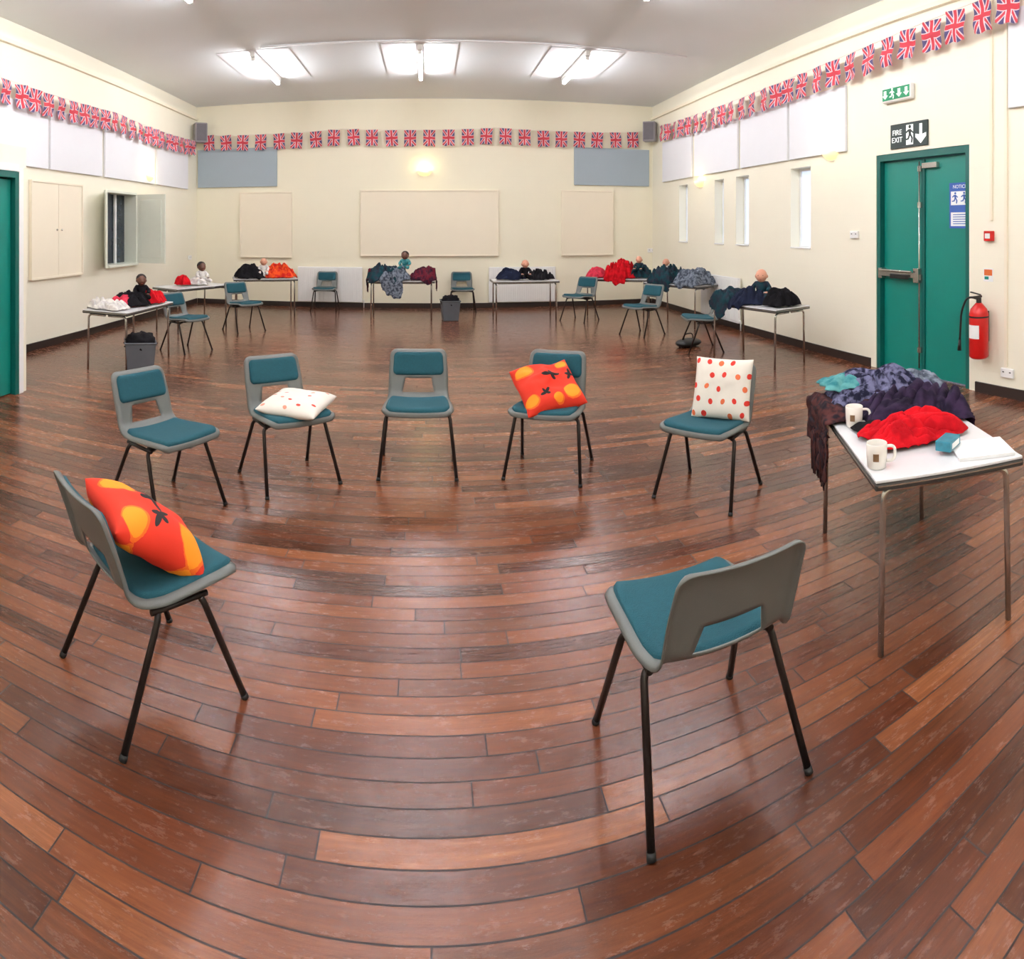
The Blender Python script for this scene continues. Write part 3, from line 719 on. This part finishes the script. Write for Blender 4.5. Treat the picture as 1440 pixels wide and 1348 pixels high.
def garment(k,name,label,cx,cy,lx,ly,h,m,seed,base=0,rot=0,cat='clothing',n=46,fs=6.5,cr=1.0):
    hx,hy=DIM[k]; mb=MB(); vs=[]; sd=Vector((seed*7.1,seed*3.3,seed)); fa=seed*1.7
    for j in range(n+1):
        for i in range(n+1):
            u=i/n*2-1; v=j/n*2-1
            a,b=u*math.sqrt(1-v*v*.38),v*math.sqrt(1-u*u*.38)
            ang=math.atan2(b,a); rr=1+.42*noise.noise(Vector((math.cos(ang)*2,math.sin(ang)*2,0))+sd)
            x0=a*lx/2*rr; y0=b*ly/2*rr
            x=cx+x0*math.cos(rot)-y0*math.sin(rot); y=cy+x0*math.sin(rot)+y0*math.cos(rot)
            r=min(1,max(abs(u),abs(v)))
            xr=x*math.cos(fa)+y*math.sin(fa); yr=-x*math.sin(fa)+y*math.cos(fa)
            q=Vector((xr*fs*.45,yr*fs*1.4,0))+sd; wv=noise.noise(q*.5)*1.3
            qq=q+Vector((wv,wv,0))
            f1=min(1,abs(noise.noise(qq))*3.4)**.65
            f2=min(1,abs(noise.noise(qq*2.1+Vector((3,1,5))))*3.2)**.65
            lump=.5+.5*noise.noise(Vector((x*7,y*7,seed)))
            env=(1-r**2.6)
            z=.006+h*env*(.12+.46*lump+cr*(.32*f1+.20*f2))+.012*f1*(r**2)
            z=max(.006,z)
            ex=abs(x)-hx-.012; ey=abs(y)-hy-.012; fold=.014*(f1+f2)
            if ex>0: x=math.copysign(hx+.014+fold,x); z=min(z,.006+z*.5)-ex*1.15; y+=.015*f2
            if ey>0: y=math.copysign(hy+.014+fold,y); z=(min(z,.02) if ex<=0 else z)-ey*1.15
            if ex<=0 and ey<=0: z+=base
            elif base: z+=base*max(0,1-max(ex,ey)/.1)
            vs.append((x-cx,y-cy,z))
    N=n+1; fsx=[(j*N+i,j*N+i+1,(j+1)*N+i+1,(j+1)*N+i) for j in range(n) for i in range(n)]
    mb.add(vs,fsx); o=obj(name,mb.mesh(name,[m])); o.matrix_world=table_frame(k)@Matrix.Translation((cx,cy,0))
    s=o.modifiers.new('s','SOLIDIFY'); s.thickness=.004; s.offset=1
    o['label']=label; o['category']=cat; return o
garment('near','scarf','brown and black scarf hanging over table edge',-.27,.34,.74,.46,.08,cBRN,3,cat='scarf',n=60)
garment('near','shawl','dark plum knitted shawl lying under patterned one',.16,.26,.76,.54,.12,cPUR2,6,base=.008,cat='scarf',n=80,fs=10,cr=1.3)
garment('near','shawl','navy and lilac patterned shawl heaped on table',.03,.40,.66,.40,.16,cPUR,5,base=.025,cat='scarf',n=90,fs=11,cr=1.2)
garment('near','shirt','grey checked shirt folded among the scarves',.22,.42,.34,.26,.10,cGREY,14,base=.07,n=60,fs=10)
garment('near','jumper','folded teal jumper on top of the scarves',-.18,.46,.30,.24,.07,cTEAL,8,base=.09)
garment('near','shirt','crumpled bright red garment lying on table',-.0,-.15,.48,.28,.11,cRED,11,base=.005,rot=.2,n=90,fs=13,cr=1.5)
garment('near','sock','small black garment beside red cloth',-.12,-.02,.26,.2,.05,cBLK,12,base=.0)
mb=MB(); random.seed(2)
for i in range(18):
    y=.16+i*.019; mb.tube([(-.352-random.uniform(0,.01),y,-.10),(-.356,y+random.uniform(-.01,.01),-.30-random.uniform(0,.05))],.004,6)
sc=[o for o in bpy.data.objects if o.name=='scarf'][0]
fr=part('scarf_fringe',mb,cBRN,None); fr['kind']='stuff'
fr.parent=sc; fr.matrix_parent_inverse=Matrix.Identity(4); fr.location=(.27,-.34,0)
mTEA=mat('tea',(90,50,25),.1)
def mug(lx,ly,rz):
    e=thing('mug','white ceramic mug with small printed motif on table','mug',table_frame('near')@Vector((lx,ly,.001)),rz,'white mugs')
    part('cup',MB().lathe([(0,.0),(.032,0),(.037,.004),(.041,.05),(.042,.096),(.0405,.098),(.039,.096),(.038,.05),(.034,.01),(0,.008)],n=32),mMUG,e)
    part('handle',MB().tube(fillet([(.038,0,.08),(.075,0,.082),(.075,0,.022),(.038,0,.022)],.024),.0062,10),mMUG,e)
    part('tea',MB().lathe([(0,.07),(.0385,.07)]),mTEA,e)
    part('printed_motif',MB().add([(-.0418*math.cos(a),-.0418*math.sin(a),z) for z in (.035,.065) for a in [1.0+.08*k for k in range(8)]],[(k,k+1,k+9,k+8) for k in range(7)]),mMUGP,e)
mug(-.23,.08,-.6); mug(-.275,-.43,-.5)
fr_=table_frame('near')
e=thing('notebook','white paper pad lying on the table','paper',fr_@Vector((.19,-.42,.0005)),math.radians(-34))
part('pages',MB().box((0,0,.006),(.24,.2,.012)),mPAPER,e,.002); part('cover',MB().box((0,0,.0135),(.242,.202,.002)),mPAPER,e)
e=thing('tissue_packet','small teal and white packet on the table','packet',fr_@Vector((.06,-.37,.0165)),math.radians(20))
part('wrapper',MB().box((0,0,.022),(.12,.07,.042)),mat('teal_plastic_film',(40,120,140),.3,var=.5,scale=30),e,.005)
part('label_panel',MB().box((0,-.0355,.022),(.08,.001,.022)),mPAPER,e)
random.seed(7)
P=[('a','scarf','white garment hanging over table edge',-.1,-.38,.55,.36,.12,cWHT),('a','jumper','black garment with red trim on table',.0,.02,.5,.4,.16,cBLK),('a','shirt','red garment heaped on table',.1,.3,.4,.34,.18,cRED),('a','hat','pink red knitted hat',-.02,-.12,.3,.28,.13,cPINK),
('b','shirt','white baby garment on table',.0,.1,.4,.3,.12,cWHT),('b','hat','bright red knitted hat',-.05,-.15,.24,.24,.16,cRED),
('c','jumper','orange and red garments heaped',-.02,.28,.55,.6,.26,cORG),('c','shirt','black garments heaped on table',.0,-.3,.6,.55,.24,cBLK),('c','scarf','white cloth on table',.0,.0,.34,.34,.16,cWHT),
('d','shawl','dark maroon shawl hanging over table end',.0,-.46,.66,.66,.22,cMAR),('d','jumper','dark teal garments heaped on table',.0,.32,.66,.75,.26,cDTEAL),('d','shirt','grey checked shirt draped over table front',-.2,.1,.75,.46,.22,cGREY),('d','scarf','maroon scarf hanging over table end',.05,.56,.4,.5,.18,cMAR),
('e','jumper','black garments heaped on table',.0,-.28,.45,.45,.17,cBLK),('e','shirt','black baby garment on table',.0,.25,.45,.5,.19,cNAVY),
('f','jumper','bright red garments heaped on table',-.05,-.05,.75,.6,.34,cRED),('f','scarf','red scarf hanging off table edge',.0,.42,.7,.36,.18,cPINK),('f','shirt','dark garments on table',.05,-.42,.5,.45,.24,cDTEAL),
('g','jumper','grey garments heaped on table',.0,-.28,.7,.6,.26,cGREY),('g','shirt','dark teal wool garments heaped',-.05,.22,.75,.6,.28,cDTEAL),
('h','jumper','black garment heaped on table end',.05,-.38,.46,.42,.2,cBLK),('h','shirt','navy garments heaped on table',-.05,.06,.62,.5,.18,cNAVY),('h','scarf','dark teal scarf over table edge',-.12,.4,.7,.4,.18,cDTEAL)]
for i,(k,nm,lb,cx,cy,lx,ly,h,m) in enumerate(P):
    garment(k,nm,lb,cx,cy,lx,ly,h*1.1,m,20+i,rot=random.uniform(-.3,.3),n=48,fs=9,base=.004*(i%3),cr=1.15)
# ---------------------------------------------------------------- dolls
def skin_mesh(nm,V,E,R,m,root=0,sub=2):
    me=bpy.data.meshes.new(nm); me.from_pydata(V,E,[]); o=bpy.data.objects.new(nm,me); COL.objects.link(o)
    sk=o.modifiers.new('skin','SKIN'); sk.use_smooth_shade=True
    if not me.skin_vertices:
        bm=bmesh.new(); bm.from_mesh(me); bm.verts.layers.skin.verify(); bm.to_mesh(me); bm.free()
    d=me.skin_vertices[0].data
    for i,r in enumerate(R): d[i].radius=(r,r); d[i].use_root=(i==root)
    s=o.modifiers.new('sub','SUBSURF'); s.levels=sub; s.render_levels=sub
    bpy.context.view_layer.update()
    out=bpy.data.meshes.new_from_object(o.evaluated_get(bpy.context.evaluated_depsgraph_get()))
    bpy.data.objects.remove(o); out.materials.clear(); out.materials.append(m)
    out.polygons.foreach_set('use_smooth',[True]*len(out.polygons)); out.name=nm; return out
V=[(0,.0,.062),(0,0,.155),(0,0,.197),(0,0,.22)];E=[(0,1),(1,2),(2,3)];R=[.070,.070,.042,.03]
for s in (-1,1):
    b=len(V); V+=[(s*.072,0,.175),(s*.108,-.025,.125),(s*.08,-.09,.09)]; R+=[.038,.035,.027]; E+=[(1,b),(b,b+1),(b+1,b+2)]
    b=len(V); V+=[(s*.05,-.02,.05),(s*.075,-.12,.055),(s*.085,-.20,.034),(s*.087,-.222,.06)]; R+=[.042,.037,.03,.024]; E+=[(0,b),(b,b+1),(b+1,b+2),(b+2,b+3)]
def headfn(p):
    q=p.copy(); 
    if p.y<0:
        f=-p.y
        q.y-=.10*math.exp(-((p.x/.13)**2+((p.z+.08)/.13)**2))*f
        q.y+=.06*math.exp(-(((abs(p.x)-.36)/.16)**2+((p.z-.08)/.14)**2))
        q.y-=.06*math.exp(-(((abs(p.x)-.4)/.25)**2+((p.z+.3)/.22)**2))
        q.y-=.05*math.exp(-((p.x/.2)**2+((p.z+.62)/.15)**2))
    if p.z<-.2: q.x*=1-.22*(-p.z-.2); 
    return q
BODY={}
def doll(k,lx,ly,zoff,rz,skin,clothm,hair,label,sc=1.0):
    loc=table_frame(k)@Vector((lx,ly,zoff)); e=thing('doll',label,'doll',loc,math.radians(rz)); e.scale=(sc,sc,sc)
    if clothm.name not in BODY: BODY[clothm.name]=skin_mesh('clothed_body',V,E,R,clothm)
    obj('clothed_body',BODY[clothm.name],e)
    hz=.270
    mb=MB().ball((0,-.008,hz),(.070,.078,.082),32,24,fn=headfn)
    for s in (-1,1): mb.ball((s*.070,.005,hz-.005),(.01,.016,.02),12,8)
    mb.tube([(0,0,.2),(0,0,.23)],.03,16)
    hd=part('head',mb,skin,e)
    for s in (-1,1): part('eye',MB().ball((s*.027,-.073,hz+.007),(.008,.005,.006),12,8),mEYE,hd)
    part('mouth',MB().ball((0,-.079,hz-.038),(.014,.005,.004),12,8),mLIP,hd)
    for s in (-1,1):
        mb=MB().ball((s*.078,-.112,.083),(.016,.022,.011),14,10)
        for f in range(4):
            x=s*.078+(f-1.5)*.0085; L=(.020,.026,.025,.018)[f]
            mb.tube([(x,-.127,.084),(x,-.127-L*.6,.083),(x,-.127-L,.075)],.0045,8,rr=[.005,.0045,.0035])
        mb.tube([(s*.063,-.107,.084),(s*.052,-.125,.083),(s*.051,-.135,.079)],.005,8)
        part('hand',mb,skin,e)
    if hair:
        part('hair',MB().ball((0,.012,hz+.02),(.077,.08,.076),28,18,fn=lambda p:Vector((p.x,p.y,max(p.z,-.25 if p.y>0 else .12+.2*-p.y)))*(1+.03*noise.noise(p*6))),mHAIR,e)
    return e
doll('a',.08,.14,.07,35,mSKIND,cBLK,True,'seated doll with dark hair among clothes on table',.85)
doll('b',.02,.2,.04,45,mSKIND,cWHT,True,'brown skinned doll in white clothes seated on table',.95)
doll('c',.05,-.02,.06,10,mSKIN,cWHT,False,'bald pale doll in white shirt seated on table',.9)
doll('d',.0,-.06,.19,-8,mSKIND,cTEAL,True,'dark haired doll in teal clothes seated on clothes pile',.92)
doll('e',.0,-.02,.03,0,mSKIN,cBLK,False,'bald pale doll in dark clothes seated on table',.95)
doll('f',-.1,-.42,.12,-35,mSKIN,cDTEAL,False,'bald pale doll in dark clothes beside red garments',.85)
doll('g',.12,.45,.10,-40,mSKIN,cWHT,False,'bald pale doll seated behind clothes pile',.85)
doll('h',.12,.06,.05,-40,mSKIN,cDTEAL,False,'bald pale doll in dark teal clothes seated on table',1.06)
# ---------------------------------------------------------------- bins
def bin_(px,py,label,s=1,rz=.2):
    v=on_floor(px,py); e=thing('waste_bin',label,'bin',v,rz); h=.34*s; q=math.pi/4
    part('bin_body',MB().lathe([(0,.002),(.18*s,.002),(.19*s,.01),(.23*s,h),(.245*s,h+.005),(.245*s,h+.02),(.225*s,h+.02),(.18*s,.015),(0,.012)],n=4,ph=q,sm=False),mBIN,e,.012)
    part('bin_liner',MB().ball((0,0,h-.01),(.165*s,.165*s,.12),32,16,fn=lambda p:p*(1+.35*noise.noise(p*3.5))),cBLK,e)
bin_(197,525,'grey plastic box bin stuffed with dark cloth under table',1.05,.5); bin_(633,450,'grey plastic box bin standing before a chair',1.0,.1)
v=on_floor(968,487); e=thing('standin_bag','flat black bag standing in for part of an office chair','bag',v,.4)  # bag shape added in place of a dark office chair
part('bag_body',MB().ball((0,0,.055),(.2,.13,.054),24,14,fn=lambda p:Vector((math.copysign(abs(p.x)**.7,p.x),math.copysign(abs(p.y)**.7,p.y),p.z))),mBLACK,e)
part('handle',MB().tube(fillet([(-.1,0,.09),(-.08,0,.18),(.08,0,.18),(.1,0,.09)],.05),.008),mBLACK,e)
# ---------------------------------------------------------------- world, camera
w=bpy.data.worlds.new('world'); scene.world=w; w.use_nodes=True
bg=w.node_tree.nodes['Background']; bg.inputs[0].default_value=(.7,.8,1,1); bg.inputs[1].default_value=.6
cam=bpy.data.cameras.new('camera'); co=bpy.data.objects.new('camera',cam); COL.objects.link(co)
co.location=(0,0,H); co.rotation_euler=(math.pi/2,0,-120/F)
cam.type='PANO'
cam.panorama_type='CENTRAL_CYLINDRICAL'
cam.central_cylindrical_range_u_min=-720/F; cam.central_cylindrical_range_u_max=720/F
cam.central_cylindrical_range_v_min=-(1348-HZ)/F; cam.central_cylindrical_range_v_max=HZ/F
cam.central_cylindrical_radius=1.0
cam.clip_start=.05
scene.camera=co
scene.view_settings.view_transform='Standard'
scene.view_settings.exposure=0.47
